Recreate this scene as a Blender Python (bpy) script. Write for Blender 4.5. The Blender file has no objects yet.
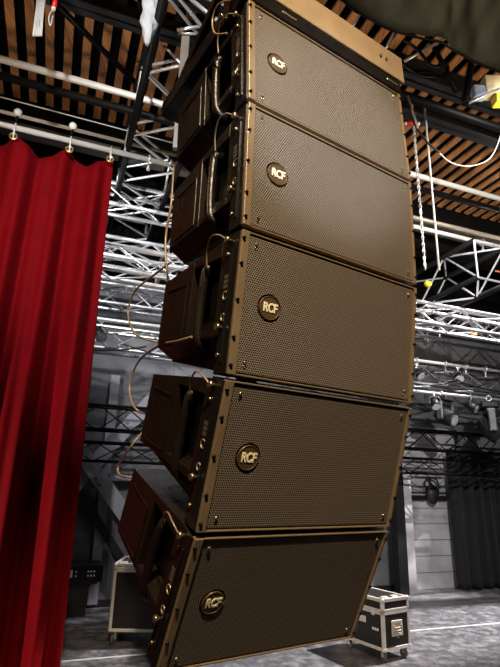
import bpy, bmesh, math, random
from mathutils import Vector, Matrix
random.seed(7)
PI = math.pi
scn = bpy.context.scene
COL = scn.collection

# ------------------------------------------------------------------ camera
FPX, PITCH, ROLL = 503.79, 0.2907, 0.0266
CH = 1.5                                   # eye height above the stage floor
cam = bpy.data.cameras.new('camera'); camo = bpy.data.objects.new('camera', cam); COL.objects.link(camo)
cam.sensor_fit = 'VERTICAL'; cam.sensor_height = 36.0; cam.lens = 36.0 * FPX / 667.0
cam.clip_start = 0.05; cam.clip_end = 100
fw = Vector((0, math.cos(PITCH), math.sin(PITCH))); up0 = Vector((0, -math.sin(PITCH), math.cos(PITCH))); rt0 = Vector((1, 0, 0))
rt = rt0 * math.cos(ROLL) + up0 * math.sin(ROLL)
up = -rt0 * math.sin(ROLL) + up0 * math.cos(ROLL)
camo.matrix_world = Matrix(((rt.x, up.x, -fw.x, 0), (rt.y, up.y, -fw.y, 0), (rt.z, up.z, -fw.z, CH), (0, 0, 0, 1)))
scn.camera = camo

# ------------------------------------------------------------------ world, lights, exposure
world = bpy.data.worlds.new('world'); scn.world = world; world.use_nodes = True
world.node_tree.nodes['Background'].inputs[0].default_value = (0.55, 0.58, 0.65, 1)
world.node_tree.nodes['Background'].inputs[1].default_value = 0.025
scn.view_settings.view_transform = 'Standard'; scn.view_settings.look = 'None'
scn.view_settings.exposure = 0.0; scn.view_settings.gamma = 1.0; scn.view_settings.use_curve_mapping = False

TH = math.radians(20.5)
U = Vector((math.cos(TH), math.sin(TH), 0)); V = Vector((-math.sin(TH), math.cos(TH), 0)); Z = Vector((0, 0, 1))
def R(u, v, z):                            # stage axes: u along the back wall, v towards it, z above eye height
    return U * u + V * v + Vector((0, 0, z + CH))

def spot(name, loc, target, power, color, size_deg, blend=0.4, radius=0.08):
    l = bpy.data.lights.new(name, 'SPOT'); o = bpy.data.objects.new(name, l); COL.objects.link(o)
    l.energy = power; l.color = color; l.spot_size = math.radians(size_deg); l.spot_blend = blend; l.shadow_soft_size = radius
    o.location = loc; o.rotation_euler = (Vector(target) - Vector(loc)).to_track_quat('-Z', 'Y').to_euler()
    return o
spot('spot_key_warm', (0.30, -1.45, 5.0), (0.22, 1.3, 2.30), 1250, (1, .79, .54), 40, .8, .06)
spot('spot_cloth', (-0.9, 0.5, 3.75), (0.9, 1.5, 3.75), 130, (1, .88, .64), 36, .8, .05)  # added lamp, lifts the cloth folds out of black
spot('spot_cool', (0.9, -2.6, 2.2), (0.26, 1.32, 2.62), 950, (.78, .87, 1), 13, .8, .03)
spot('spot_side', (-2.0, 0.9, 3.4), (-0.3, 1.7, 1.5), 40, (1, .70, .36), 50, .6, .05)
spot('spot_curtain', R(-3.0, 3.1, -.5), R(-.7, 4.6, -0.4), 430, (1, .88, .80), 70, .9, .10)
spot('spot_ceiling_left', (-2.2, 1.0, 1.5), R(0.4, 4.2, 4.5), 420, (1, .80, .58), 80, .8, .2)
spot('spot_ceiling_right', (2.9, 1.4, 2.0), R(4.6, 4.4, 4.5), 420, (1, .80, .58), 80, .8, .2)
spot('spot_truss', (2.7, 2.2, 4.2), R(4.4, 5.8, 2.0), 900, (1, .97, .93), 80, .6, .06)
spot('spot_truss_behind_curtain', R(-1.1, 4.85, 2.7), R(1.0, 5.9, 2.4), 300, (.97, .98, 1), 90, .6, .05)  # added lamp, kept out of sight, brightens the left trusses
spot('spot_truss_left', (-0.9, 0.2, 4.6), R(1.2, 5.8, 2.1), 700, (.97, .98, 1), 56, .6, .06)
spot('spot_stage', R(6.6, 4.4, 4.0), R(3.9, 5.0, -1.5), 4600, (1, .95, .97), 62, .6, .04)
spot('spot_wall', R(4.4, 3.4, 3.4), R(5.6, 7.1, -0.2), 260, (.95, .94, 1), 70, .8, .06)
spot('spot_wall_left', R(1.5, 4.8, 3.0), R(0.5, 7.1, 0.6), 150, (.84, .88, 1), 80, .8, .30)

# ------------------------------------------------------------------ pixel rays onto real planes (measured camera)
CP = Vector((0, 0, CH))
def ray(x, y):
    return (rt * (x - 250) / FPX - up * (y - 333.5) / FPX + fw)
def on_v(x, y, v):
    r = ray(x, y); return CP + r * (v / r.dot(V))
def on_z(x, y, z):
    r = ray(x, y); return CP + r * (z / r.z)
def on_y(x, y, Y):
    r = ray(x, y); return CP + r * (Y / r.y)

# ------------------------------------------------------------------ materials
def mat(name, col, rough=.5, metal=0.0, var=0.0, vscale=8.0, bump=0.0, bscale=60.0, spec=.5, coat=0.0):
    m = bpy.data.materials.new(name); m.use_nodes = True
    nt = m.node_tree; n = nt.nodes; b = n['Principled BSDF']
    b.inputs['Base Color'].default_value = (*col, 1); b.inputs['Roughness'].default_value = rough
    b.inputs['Metallic'].default_value = metal; b.inputs['Specular IOR Level'].default_value = spec
    b.inputs['Coat Weight'].default_value = coat
    tc = n.new('ShaderNodeTexCoord')
    if var > 0:
        no = n.new('ShaderNodeTexNoise'); no.inputs['Scale'].default_value = vscale; no.inputs['Detail'].default_value = 6
        nt.links.new(tc.outputs['Object'], no.inputs['Vector'])
        mx = n.new('ShaderNodeMix'); mx.data_type = 'RGBA'
        mx.inputs[6].default_value = (*[c * (1 - var) for c in col], 1); mx.inputs[7].default_value = (*[min(1, c * (1 + var)) for c in col], 1)
        nt.links.new(no.outputs['Fac'], mx.inputs[0]); nt.links.new(mx.outputs[2], b.inputs['Base Color'])
        ra = n.new('ShaderNodeMapRange'); ra.inputs[3].default_value = max(0, rough - .12); ra.inputs[4].default_value = min(1, rough + .12)
        nt.links.new(no.outputs['Fac'], ra.inputs[0]); nt.links.new(ra.outputs[0], b.inputs['Roughness'])
    if bump > 0:
        n2 = n.new('ShaderNodeTexNoise'); n2.inputs['Scale'].default_value = bscale; n2.inputs['Detail'].default_value = 4
        nt.links.new(tc.outputs['Object'], n2.inputs['Vector'])
        bp = n.new('ShaderNodeBump'); bp.inputs['Strength'].default_value = bump; bp.inputs['Distance'].default_value = .01
        nt.links.new(n2.outputs['Fac'], bp.inputs['Height']); nt.links.new(bp.outputs[0], b.inputs['Normal'])
    return m

M = {}
M['body'] = mat('textured_black_brown_paint', (.012, .008, .005), .30, 0, .25, 12, .15, 220)
M['frame'] = mat('bronze_brown_steel_paint', (.29, .205, .120), .34, .35, .18, 14, .1, 180)
M['black_steel'] = mat('gloss_black_steel', (.012, .010, .009), .28, .2, .2, 20)
M['bolt'] = mat('worn_bolt_steel', (.50, .40, .26), .3, .9, .2, 40)
M['ring'] = mat('dull_washer_steel', (.42, .34, .23), .4, .7, .2, 40)
M['badge'] = mat('bronze_badge', (.12, .072, .034), .4, .3, .15, 30)
M['lettering'] = mat('pale_gold_lettering', (.95, .86, .58), .45, 0)
M['label'] = mat('grey_printed_label', (.075, .06, .045), .5, 0, .3, 90)
M['beam'] = mat('tan_painted_beam', (.36, .255, .15), .45, .1, .28, 9, .1, 90)
M['alu'] = mat('aluminium_tube', (.72, .72, .73), .3, .75, .15, 6)
M['white_pipe'] = mat('white_lacquered_pipe', (.72, .70, .66), .35, .3, .15, 5)
M['tan_pipe'] = mat('tan_coated_pipe', (.34, .29, .22), .4, .3, .15, 5)
M['black_pipe'] = mat('black_coated_pipe', (.004, .004, .004), .45, .0, .2, 6, spec=.10)
M['cloth'] = mat('olive_black_cloth', (.055, .050, .033), .75, 0, .35, 4, .3, 30)
M['rope'] = mat('pale_rope', (.42, .41, .38), .7, 0, .2, 60)
M['cable_gold'] = mat('tan_sheathed_cable', (.30, .22, .13), .35, .2, .2, 20)
M['cable_black'] = mat('black_rubber_cable', (.012, .012, .012), .4)
M['case_panel'] = mat('black_laminate', (.014, .012, .011), .38, 0, .3, 25)
M['case_alu'] = mat('brushed_aluminium_edging', (.80, .76, .69), .38, .45, .12, 18)
M['wheel'] = mat('grey_rubber_wheel', (.10, .10, .10), .5)
M['brass'] = mat('brass', (.75, .52, .24), .3, .9)
M['plastic_white'] = mat('milky_plastic', (.75, .72, .68), .4)
M['red'] = mat('red_plastic', (.62, .02, .015), .4)
M['yellow'] = mat('yellow_plastic', (.85, .60, .04), .4)
M['cream'] = mat('cream_painted_metal', (.72, .60, .36), .5, 0, .2, 20)
M['bluegrey'] = mat('blue_grey_plastic', (.35, .42, .55), .5, 0, .4, 40)
M['grey_steel'] = mat('grey_painted_steel', (.30, .30, .33), .55, .1, .2, 5)
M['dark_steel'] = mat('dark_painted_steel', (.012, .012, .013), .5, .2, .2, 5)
M['post'] = mat('grey_brown_post_steel', (.09, .077, .06), .5, .1, .2, 8)
M['wrap'] = mat('white_wrapped_fabric', (.30, .30, .305), .85, 0, .25, 30, .5, 30)
M['glass'] = mat('fixture_lens_glass', (.55, .55, .56), .12, .1)
M['fixture'] = mat('charcoal_fixture_shell', (.010, .010, .011), .45, 0, .2, 20, spec=.2)
M['fixture_grey'] = mat('grey_fixture_yoke', (.06, .06, .063), .4, .2, .2, 20)
M['orange'] = mat('orange_tape', (.75, .22, .06), .5)
M['white_tape'] = mat('white_floor_tape', (.50, .50, .50), .6, 0, .25, 8)
M['black_drape'] = mat('black_serge_drape', (.004, .004, .005), .9, 0, .3, 5)
M['white_print'] = mat('white_print', (.7, .7, .68), .5)

def velvet():
    m = mat('red_velvet', (.150, .0011, .0034), .75, 0, .30, 5, .35, 40, spec=.06)
    b = m.node_tree.nodes['Principled BSDF']
    b.inputs['Sheen Weight'].default_value = .05; b.inputs['Sheen Roughness'].default_value = .35
    b.inputs['Sheen Tint'].default_value = (1, .08, .08, 1)
    return m
M['velvet'] = velvet()

def grille_mat():
    m = bpy.data.materials.new('perforated_steel_grille'); m.use_nodes = True
    nt = m.node_tree; n = nt.nodes; L = nt.links; b = n['Principled BSDF']
    tc = n.new('ShaderNodeTexCoord'); sp = n.new('ShaderNodeSeparateXYZ'); L.new(tc.outputs['Object'], sp.inputs[0])
    def math_(op, a, bb=None, clamp=False):
        x = n.new('ShaderNodeMath'); x.operation = op
        for k, q in enumerate((a, bb)):
            if q is None: continue
            if isinstance(q, (int, float)): x.inputs[k].default_value = q
            else: L.new(q, x.inputs[k])
        return x.outputs[0]
    pitch = .0070
    X = math_('ADD', math_('DIVIDE', sp.outputs[0], pitch), 200.0); Y = math_('ADD', math_('DIVIDE', sp.outputs[2], pitch), 200 * 1.7320508)
    def dist(ox, oy):
        fx = math_('SUBTRACT', math_('MODULO', math_('ADD', X, ox), 1.0), .5)
        fy = math_('SUBTRACT', math_('MODULO', math_('ADD', Y, oy), 1.7320508), .8660254)
        return math_('SQRT', math_('ADD', math_('MULTIPLY', fx, fx), math_('MULTIPLY', fy, fy)))
    d = math_('MINIMUM', dist(0, 0), dist(.5, .8660254))
    mr = n.new('ShaderNodeMapRange'); mr.inputs[1].default_value = .33; mr.inputs[2].default_value = .42
    L.new(d, mr.inputs[0])
    no = n.new('ShaderNodeTexNoise'); no.inputs['Scale'].default_value = 3.5; no.inputs['Detail'].default_value = 5; L.new(tc.outputs['Object'], no.inputs['Vector'])
    c = n.new('ShaderNodeMix'); c.data_type = 'RGBA'; c.inputs[6].default_value = (.245, .195, .142, 1); c.inputs[7].default_value = (.335, .272, .205, 1); L.new(no.outputs['Fac'], c.inputs[0])
    mx = n.new('ShaderNodeMix'); mx.data_type = 'RGBA'; mx.inputs[6].default_value = (.008, .006, .005, 1)
    L.new(mr.outputs[0], mx.inputs[0]); L.new(c.outputs[2], mx.inputs[7]); L.new(mx.outputs[2], b.inputs['Base Color'])
    b.inputs['Metallic'].default_value = .15; b.inputs['Roughness'].default_value = .5
    bp = n.new('ShaderNodeBump'); bp.inputs['Strength'].default_value = .6; bp.inputs['Distance'].default_value = .0015
    L.new(mr.outputs[0], bp.inputs['Height']); L.new(bp.outputs[0], b.inputs['Normal'])
    return m
M['grille'] = grille_mat()

def wood_mat():
    m = bpy.data.materials.new('ceiling_slat_wood'); m.use_nodes = True
    nt = m.node_tree; n = nt.nodes; L = nt.links; b = n['Principled BSDF']
    tc = n.new('ShaderNodeTexCoord'); mp = n.new('ShaderNodeMapping'); L.new(tc.outputs['Object'], mp.inputs[0])
    mp.inputs['Rotation'].default_value = (0, 0, -TH); mp.inputs['Scale'].default_value = (5.3, .55, 1)
    wn = n.new('ShaderNodeTexNoise'); wn.inputs['Scale'].default_value = 1.0; wn.inputs['Detail'].default_value = 3; L.new(mp.outputs[0], wn.inputs['Vector'])
    mp2 = n.new('ShaderNodeMapping'); L.new(tc.outputs['Object'], mp2.inputs[0]); mp2.inputs['Rotation'].default_value = (0, 0, -TH); mp2.inputs['Scale'].default_value = (60, 3, 1)
    gn = n.new('ShaderNodeTexNoise'); gn.inputs['Detail'].default_value = 6; gn.inputs['Scale'].default_value = 1; L.new(mp2.outputs[0], gn.inputs['Vector'])
    ad = n.new('ShaderNodeMath'); ad.operation = 'ADD'; L.new(wn.outputs['Fac'], ad.inputs[0]); L.new(gn.outputs['Fac'], ad.inputs[1])
    r = n.new('ShaderNodeValToRGB'); e = r.color_ramp.elements
    e[0].position = .35; e[0].color = (.15, .052, .016, 1); e[1].position = .62; e[1].color = (.58, .26, .085, 1)
    h = n.new('ShaderNodeMath'); h.operation = 'MULTIPLY'; h.inputs[1].default_value = .5; L.new(ad.outputs[0], h.inputs[0]); L.new(h.outputs[0], r.inputs[0])
    L.new(r.outputs[0], b.inputs['Base Color']); b.inputs['Roughness'].default_value = .6
    return m
M['wood'] = wood_mat()

def board_mat(name, c1, c2, mortar, bw, rh, off=.5):
    m = bpy.data.materials.new(name); m.use_nodes = True
    nt = m.node_tree; n = nt.nodes; L = nt.links; b = n['Principled BSDF']
    tc = n.new('ShaderNodeTexCoord'); mp = n.new('ShaderNodeMapping'); L.new(tc.outputs['Object'], mp.inputs[0])
    br = n.new('ShaderNodeTexBrick'); br.inputs['Color1'].default_value = (*c1, 1); br.inputs['Color2'].default_value = (*c2, 1); br.inputs['Mortar'].default_value = (*mortar, 1)
    br.inputs['Scale'].default_value = 1; br.inputs['Brick Width'].default_value = bw; br.inputs['Row Height'].default_value = rh
    br.inputs['Mortar Size'].default_value = .007; br.offset = off
    no = n.new('ShaderNodeTexNoise'); no.inputs['Scale'].default_value = 2.5; no.inputs['Detail'].default_value = 8; L.new(tc.outputs['Object'], no.inputs['Vector'])
    mr = n.new('ShaderNodeMapRange'); mr.inputs[1].default_value = .3; mr.inputs[2].default_value = .7; mr.inputs[3].default_value = .65; mr.inputs[4].default_value = 1.25; L.new(no.outputs['Fac'], mr.inputs[0])
    mx = n.new('ShaderNodeVectorMath'); mx.operation = 'SCALE'; L.new(br.outputs['Color'], mx.inputs[0]); L.new(mr.outputs[0], mx.inputs['Scale'])
    L.new(mp.outputs[0], br.inputs['Vector']); L.new(mx.outputs[0], b.inputs['Base Color']); b.inputs['Roughness'].default_value = .6
    return m, mp, b
M['floor'], mp, bf = board_mat('worn_grey_stage_deck', (.085, .085, .09), (.065, .065, .07), (.02, .02, .02), 2.0, 1.0)
mp.inputs['Rotation'].default_value = (0, 0, -TH); bf.inputs['Roughness'].default_value = .45
def add_scuffs(m):
    nt = m.node_tree; n = nt.nodes; L = nt.links; b = n['Principled BSDF']
    src = b.inputs['Base Color'].links[0].from_socket
    tc = n.new('ShaderNodeTexCoord'); no = n.new('ShaderNodeTexNoise'); no.inputs['Scale'].default_value = 7; no.inputs['Detail'].default_value = 12; no.inputs['Roughness'].default_value = .75
    L.new(tc.outputs['Object'], no.inputs['Vector'])
    r = n.new('ShaderNodeMapRange'); r.inputs[1].default_value = .46; r.inputs[2].default_value = .66; r.inputs[4].default_value = .75; L.new(no.outputs['Fac'], r.inputs[0])
    mx = n.new('ShaderNodeMix'); mx.data_type = 'RGBA'; mx.inputs[7].default_value = (.34, .33, .33, 1)
    L.new(r.outputs[0], mx.inputs[0]); L.new(src, mx.inputs[6]); L.new(mx.outputs[2], b.inputs['Base Color'])
    q = n.new('ShaderNodeMapRange'); q.inputs[3].default_value = .3; q.inputs[4].default_value = .65; L.new(no.outputs['Fac'], q.inputs[0]); L.new(q.outputs[0], b.inputs['Roughness'])
add_scuffs(M['floor'])
M['wall'], _, _ = board_mat('grey_painted_wall_panels', (.13, .13, .138), (.115, .115, .122), (.05, .05, .052), 1.25, 2.4)
M['boards'], _, _ = board_mat('pale_painted_horizontal_boards', (.42, .40, .42), (.36, .345, .36), (.14, .13, .14), 2.4, .24)
M['wall_black'] = mat('black_painted_masonry', (.003, .003, .003), .8, 0, .4, 3, spec=.08)

# ------------------------------------------------------------------ mesh helpers
def box(bm, a, b):
    x0, y0, z0 = a; x1, y1, z1 = b
    return hexa(bm, [(x0, y0, z0), (x1, y0, z0), (x1, y1, z0), (x0, y1, z0), (x0, y0, z1), (x1, y0, z1), (x1, y1, z1), (x0, y1, z1)])
def hexa(bm, p):
    v = [bm.verts.new(q) for q in p]
    for f in ((0, 3, 2, 1), (4, 5, 6, 7), (0, 1, 5, 4), (1, 2, 6, 5), (2, 3, 7, 6), (3, 0, 4, 7)): bm.faces.new([v[i] for i in f])
    return v
def rbox(bm, a, b, r=.004, seg=2):         # box with rounded edges
    t = bmesh.new(); box(t, a, b)
    bmesh.ops.bevel(t, geom=list(t.edges), offset=r, segments=seg, affect='EDGES', profile=.5)
    merge(bm, t)
def merge(bm, t, mx=None):
    me = bpy.data.meshes.new('tmp'); t.to_mesh(me); t.free()
    if mx is not None: me.transform(mx)
    bm.from_mesh(me); bpy.data.meshes.remove(me)
def frame_of(d):
    d = d.normalized(); a = Vector((0, 0, 1)) if abs(d.z) < .9 else Vector((1, 0, 0))
    x = a.cross(d).normalized(); return x, d.cross(x).normalized()
def cyl(bm, a, b, r, n=10, r2=None, cap=True):
    a, b = Vector(a), Vector(b); r2 = r if r2 is None else r2
    x, y = frame_of(b - a); A = []; B = []
    for k in range(n):
        t = 2 * PI * k / n; o = x * math.cos(t) + y * math.sin(t)
        A.append(bm.verts.new(a + o * r)); B.append(bm.verts.new(b + o * r2))
    for k in range(n): f = bm.faces.new((A[k], A[(k + 1) % n], B[(k + 1) % n], B[k])); f.smooth = True
    if cap: bm.faces.new(A[::-1]); bm.faces.new(B)
def spline(pts, k=6):
    P = [Vector(p) for p in pts]; out = []
    for i in range(len(P) - 1):
        p0 = P[max(0, i - 1)]; p1 = P[i]; p2 = P[i + 1]; p3 = P[min(len(P) - 1, i + 2)]
        for j in range(k):
            t = j / k
            out.append(.5 * ((2 * p1) + (p2 - p0) * t + (2 * p0 - 5 * p1 + 4 * p2 - p3) * t * t + (3 * p1 - p0 - 3 * p2 + p3) * t ** 3))
    out.append(P[-1]); return out
def tube(bm, pts, r, n=8, k=6, smooth=True):
    P = spline(pts, k) if smooth else [Vector(p) for p in pts]
    x, y = frame_of(P[1] - P[0]); rings = []
    for i, p in enumerate(P):
        d = (P[min(i + 1, len(P) - 1)] - P[max(0, i - 1)]).normalized()
        x = (x - d * x.dot(d)).normalized(); y = d.cross(x)
        rings.append([bm.verts.new(p + x * r * math.cos(2 * PI * q / n) + y * r * math.sin(2 * PI * q / n)) for q in range(n)])
    for A, B in zip(rings, rings[1:]):
        for q in range(n): f = bm.faces.new((A[q], A[(q + 1) % n], B[(q + 1) % n], B[q])); f.smooth = True
    bm.faces.new(rings[0][::-1]); bm.faces.new(rings[-1])
def torus(bm, c, nrm, R_, r, n=20, m=8):
    c = Vector(c); x, y = frame_of(Vector(nrm)); nz = Vector(nrm).normalized(); rings = []
    for i in range(n):
        a = 2 * PI * i / n; d = x * math.cos(a) + y * math.sin(a)
        rings.append([bm.verts.new(c + d * (R_ + r * math.cos(2 * PI * j / m)) + nz * r * math.sin(2 * PI * j / m)) for j in range(m)])
    for i in range(n):
        A, B = rings[i], rings[(i + 1) % n]
        for j in range(m): f = bm.faces.new((A[j], B[j], B[(j + 1) % m], A[(j + 1) % m])); f.smooth = True
def sphere(bm, c, r, sc=(1, 1, 1)):
    t = bmesh.new(); bmesh.ops.create_uvsphere(t, u_segments=16, v_segments=10, radius=r)
    for f in t.faces: f.smooth = True
    merge(bm, t, Matrix.Translation(c) @ Matrix.Diagonal((*sc, 1)))
def new(name, bm, m, parent=None, fix=True):
    if fix: bmesh.ops.recalc_face_normals(bm, faces=bm.faces)
    me = bpy.data.meshes.new(name); bm.to_mesh(me); bm.free(); me.materials.append(M[m])
    o = bpy.data.objects.new(name, me); COL.objects.link(o)
    if parent: o.parent = parent
    return o
def tag(o, label, cat=None, group=None, kind=None):
    if label: o['label'] = label
    if cat: o['category'] = cat
    if group: o['group'] = group
    if kind: o['kind'] = kind
    return o
def empty(name, loc=(0, 0, 0), mx=None):
    o = bpy.data.objects.new(name, None); o.empty_display_size = .05; COL.objects.link(o)
    if mx is not None: o.matrix_world = mx
    else: o.location = loc
    return o
def B_(): return bmesh.new()
def struct(name, bm, m): return tag(new(name, bm, m), None, kind='structure')
def copy_tree(o, parent=None):
    c = o.copy(); COL.objects.link(c)
    if parent: c.parent = parent
    for ch in list(o.children): copy_tree(ch, c)
    return c
def uvmat(p):                              # local x along u, y along v, at point p
    return Matrix(((U.x, V.x, 0, p[0]), (U.y, V.y, 0, p[1]), (0, 0, 1, p[2]), (0, 0, 0, 1)))

# ================================================================== THE HALL
WV = 7.14
def uvbox(bm, a, b):
    u0, v0, z0 = a; u1, v1, z1 = b
    hexa(bm, [R(u0, v0, z0), R(u1, v0, z0), R(u1, v1, z0), R(u0, v1, z0), R(u0, v0, z1), R(u1, v0, z1), R(u1, v1, z1), R(u0, v1, z1)])
bm = B_(); uvbox(bm, (-6, -5, -1.6), (13, WV + .3, -1.5)); struct('floor', bm, 'floor')
def wall_piece(name, u0, u1, z0, z1, v, m, th=.1):
    bm = B_(); box(bm, (0, 0, 0), (u1 - u0, z1 - z0, th)); o = new(name, bm, m)
    # local x = u, y = up, z = towards the room
    o.matrix_world = Matrix(((U.x, 0, -V.x, 0), (U.y, 0, -V.y, 0), (0, 1, 0, 0), (0, 0, 0, 1)))
    o.location = R(u0, v + th, z0); o['kind'] = 'structure'; return o
wall_piece('wall_back', -6, 13, -1.5, 2.8, WV, 'wall')
wall_piece('wall_upper', -6, 13, 2.8, 6.0, WV - .02, 'wall_black', .12)
bm = B_(); uvbox(bm, (-6, -5, 4.62), (13, WV + .3, 4.75)); o = struct('ceiling', bm, 'wall_black')
bm = B_()
u = -5.0
while u < 12:
    uvbox(bm, (u, -3.0, 4.50), (u + .088, 5.86, 4.53)); u += .19
new('slats', bm, 'wood', o)
bm = B_(); uvbox(bm, (-6, 5.88, 3.60), (13, 6.02, 4.62)); struct('trim_1', bm, 'wall_black')        # bulkhead the slats end at
bm = B_(); uvbox(bm, (-6, 5.5, 3.78), (13, 5.62, 3.90)); struct('trim_2', bm, 'post')              # brown rail under the bulkhead
for k, (v0, zz) in enumerate(((3.98, 4.28), (3.50, 4.25), (2.2, 4.25))):
    bm = B_()
    uvbox(bm, (-6, v0, zz), (13, v0 + .16, zz + .02)); uvbox(bm, (-6, v0 + .07, zz), (13, v0 + .09, zz + .24)); uvbox(bm, (-6, v0, zz + .22), (13, v0 + .16, zz + .24))
    struct('trim_%d' % (3 + k), bm, 'dark_steel')
# pale boarded panel in the right part of the back wall
o = wall_piece('wall_boarded', 5.25, 6.5, -1.5, 0.95, WV - .05, 'boards', .05)
bm = B_(); uvbox(bm, (5.25, WV - .12, .93), (6.5, WV - .05, 1.0)); struct('trim_7', bm, 'grey_steel')
bm = B_(); uvbox(bm, (5.25, WV - .09, -.18), (6.2, WV - .05, -.10)); struct('trim_8', bm, 'dark_steel')
bm = B_(); uvbox(bm, (-6, WV - .04, -1.5), (13, WV, -1.42)); struct('baseboard_back', bm, 'dark_steel')

# ================================================================== LINE ARRAY
W_, H_, G_, D_ = .705, .3913, .0149, .49
YAW = .5772
AX = Vector((math.cos(YAW), math.sin(YAW), 0)); OUT = Vector((math.sin(YAW), -math.cos(YAW), 0))
TILT = (-.0504, .0225, .132, .3103, .4807)
OFF = Vector((-W_ / 2, -.2, H_))
def shift(bm):
    bmesh.ops.translate(bm, verts=bm.verts, vec=OFF); return bm
cur = Vector((-.0347, 1.2259, 1.4672 + CH)); FR = []
for t in TILT:
    d = Vector((0, 0, -1)) * math.cos(t) - OUT * math.sin(t); n_ = OUT * math.cos(t) - Z * math.sin(t)
    FR.append((cur.copy(), d, n_)); cur = cur + d * (H_ + G_)
def cab_matrix(i):
    o, d, n_ = FR[i]; y = -n_; z = -d
    R3 = Matrix(((AX.x, y.x, z.x), (AX.y, y.y, z.y), (AX.z, y.z, z.z)))
    loc = o - R3 @ OFF
    m = R3.to_4x4(); m.translation = loc; return m
def side_pt(i, x, y, inset=0.0):           # pixel onto the plane of a cabinet's left side
    o, d, n_ = FR[i]; q = o + AX * inset; r = ray(x, y); t = (q - CP).dot(AX) / r.dot(AX); return CP + r * t

def text_mesh(s, size, depth, shear=.2, bold=.012):
    c = bpy.data.curves.new('t', 'FONT'); c.body = s; c.size = size; c.extrude = depth; c.shear = shear; c.offset = bold * size
    c.align_x = 'CENTER'; c.align_y = 'CENTER'; c.space_character = .93
    o = bpy.data.objects.new('t', c); COL.objects.link(o)
    bpy.context.view_layer.update()
    me = bpy.data.meshes.new_from_object(o.evaluated_get(bpy.context.evaluated_depsgraph_get()))
    bpy.data.objects.remove(o); bpy.data.curves.remove(c); return me

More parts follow.
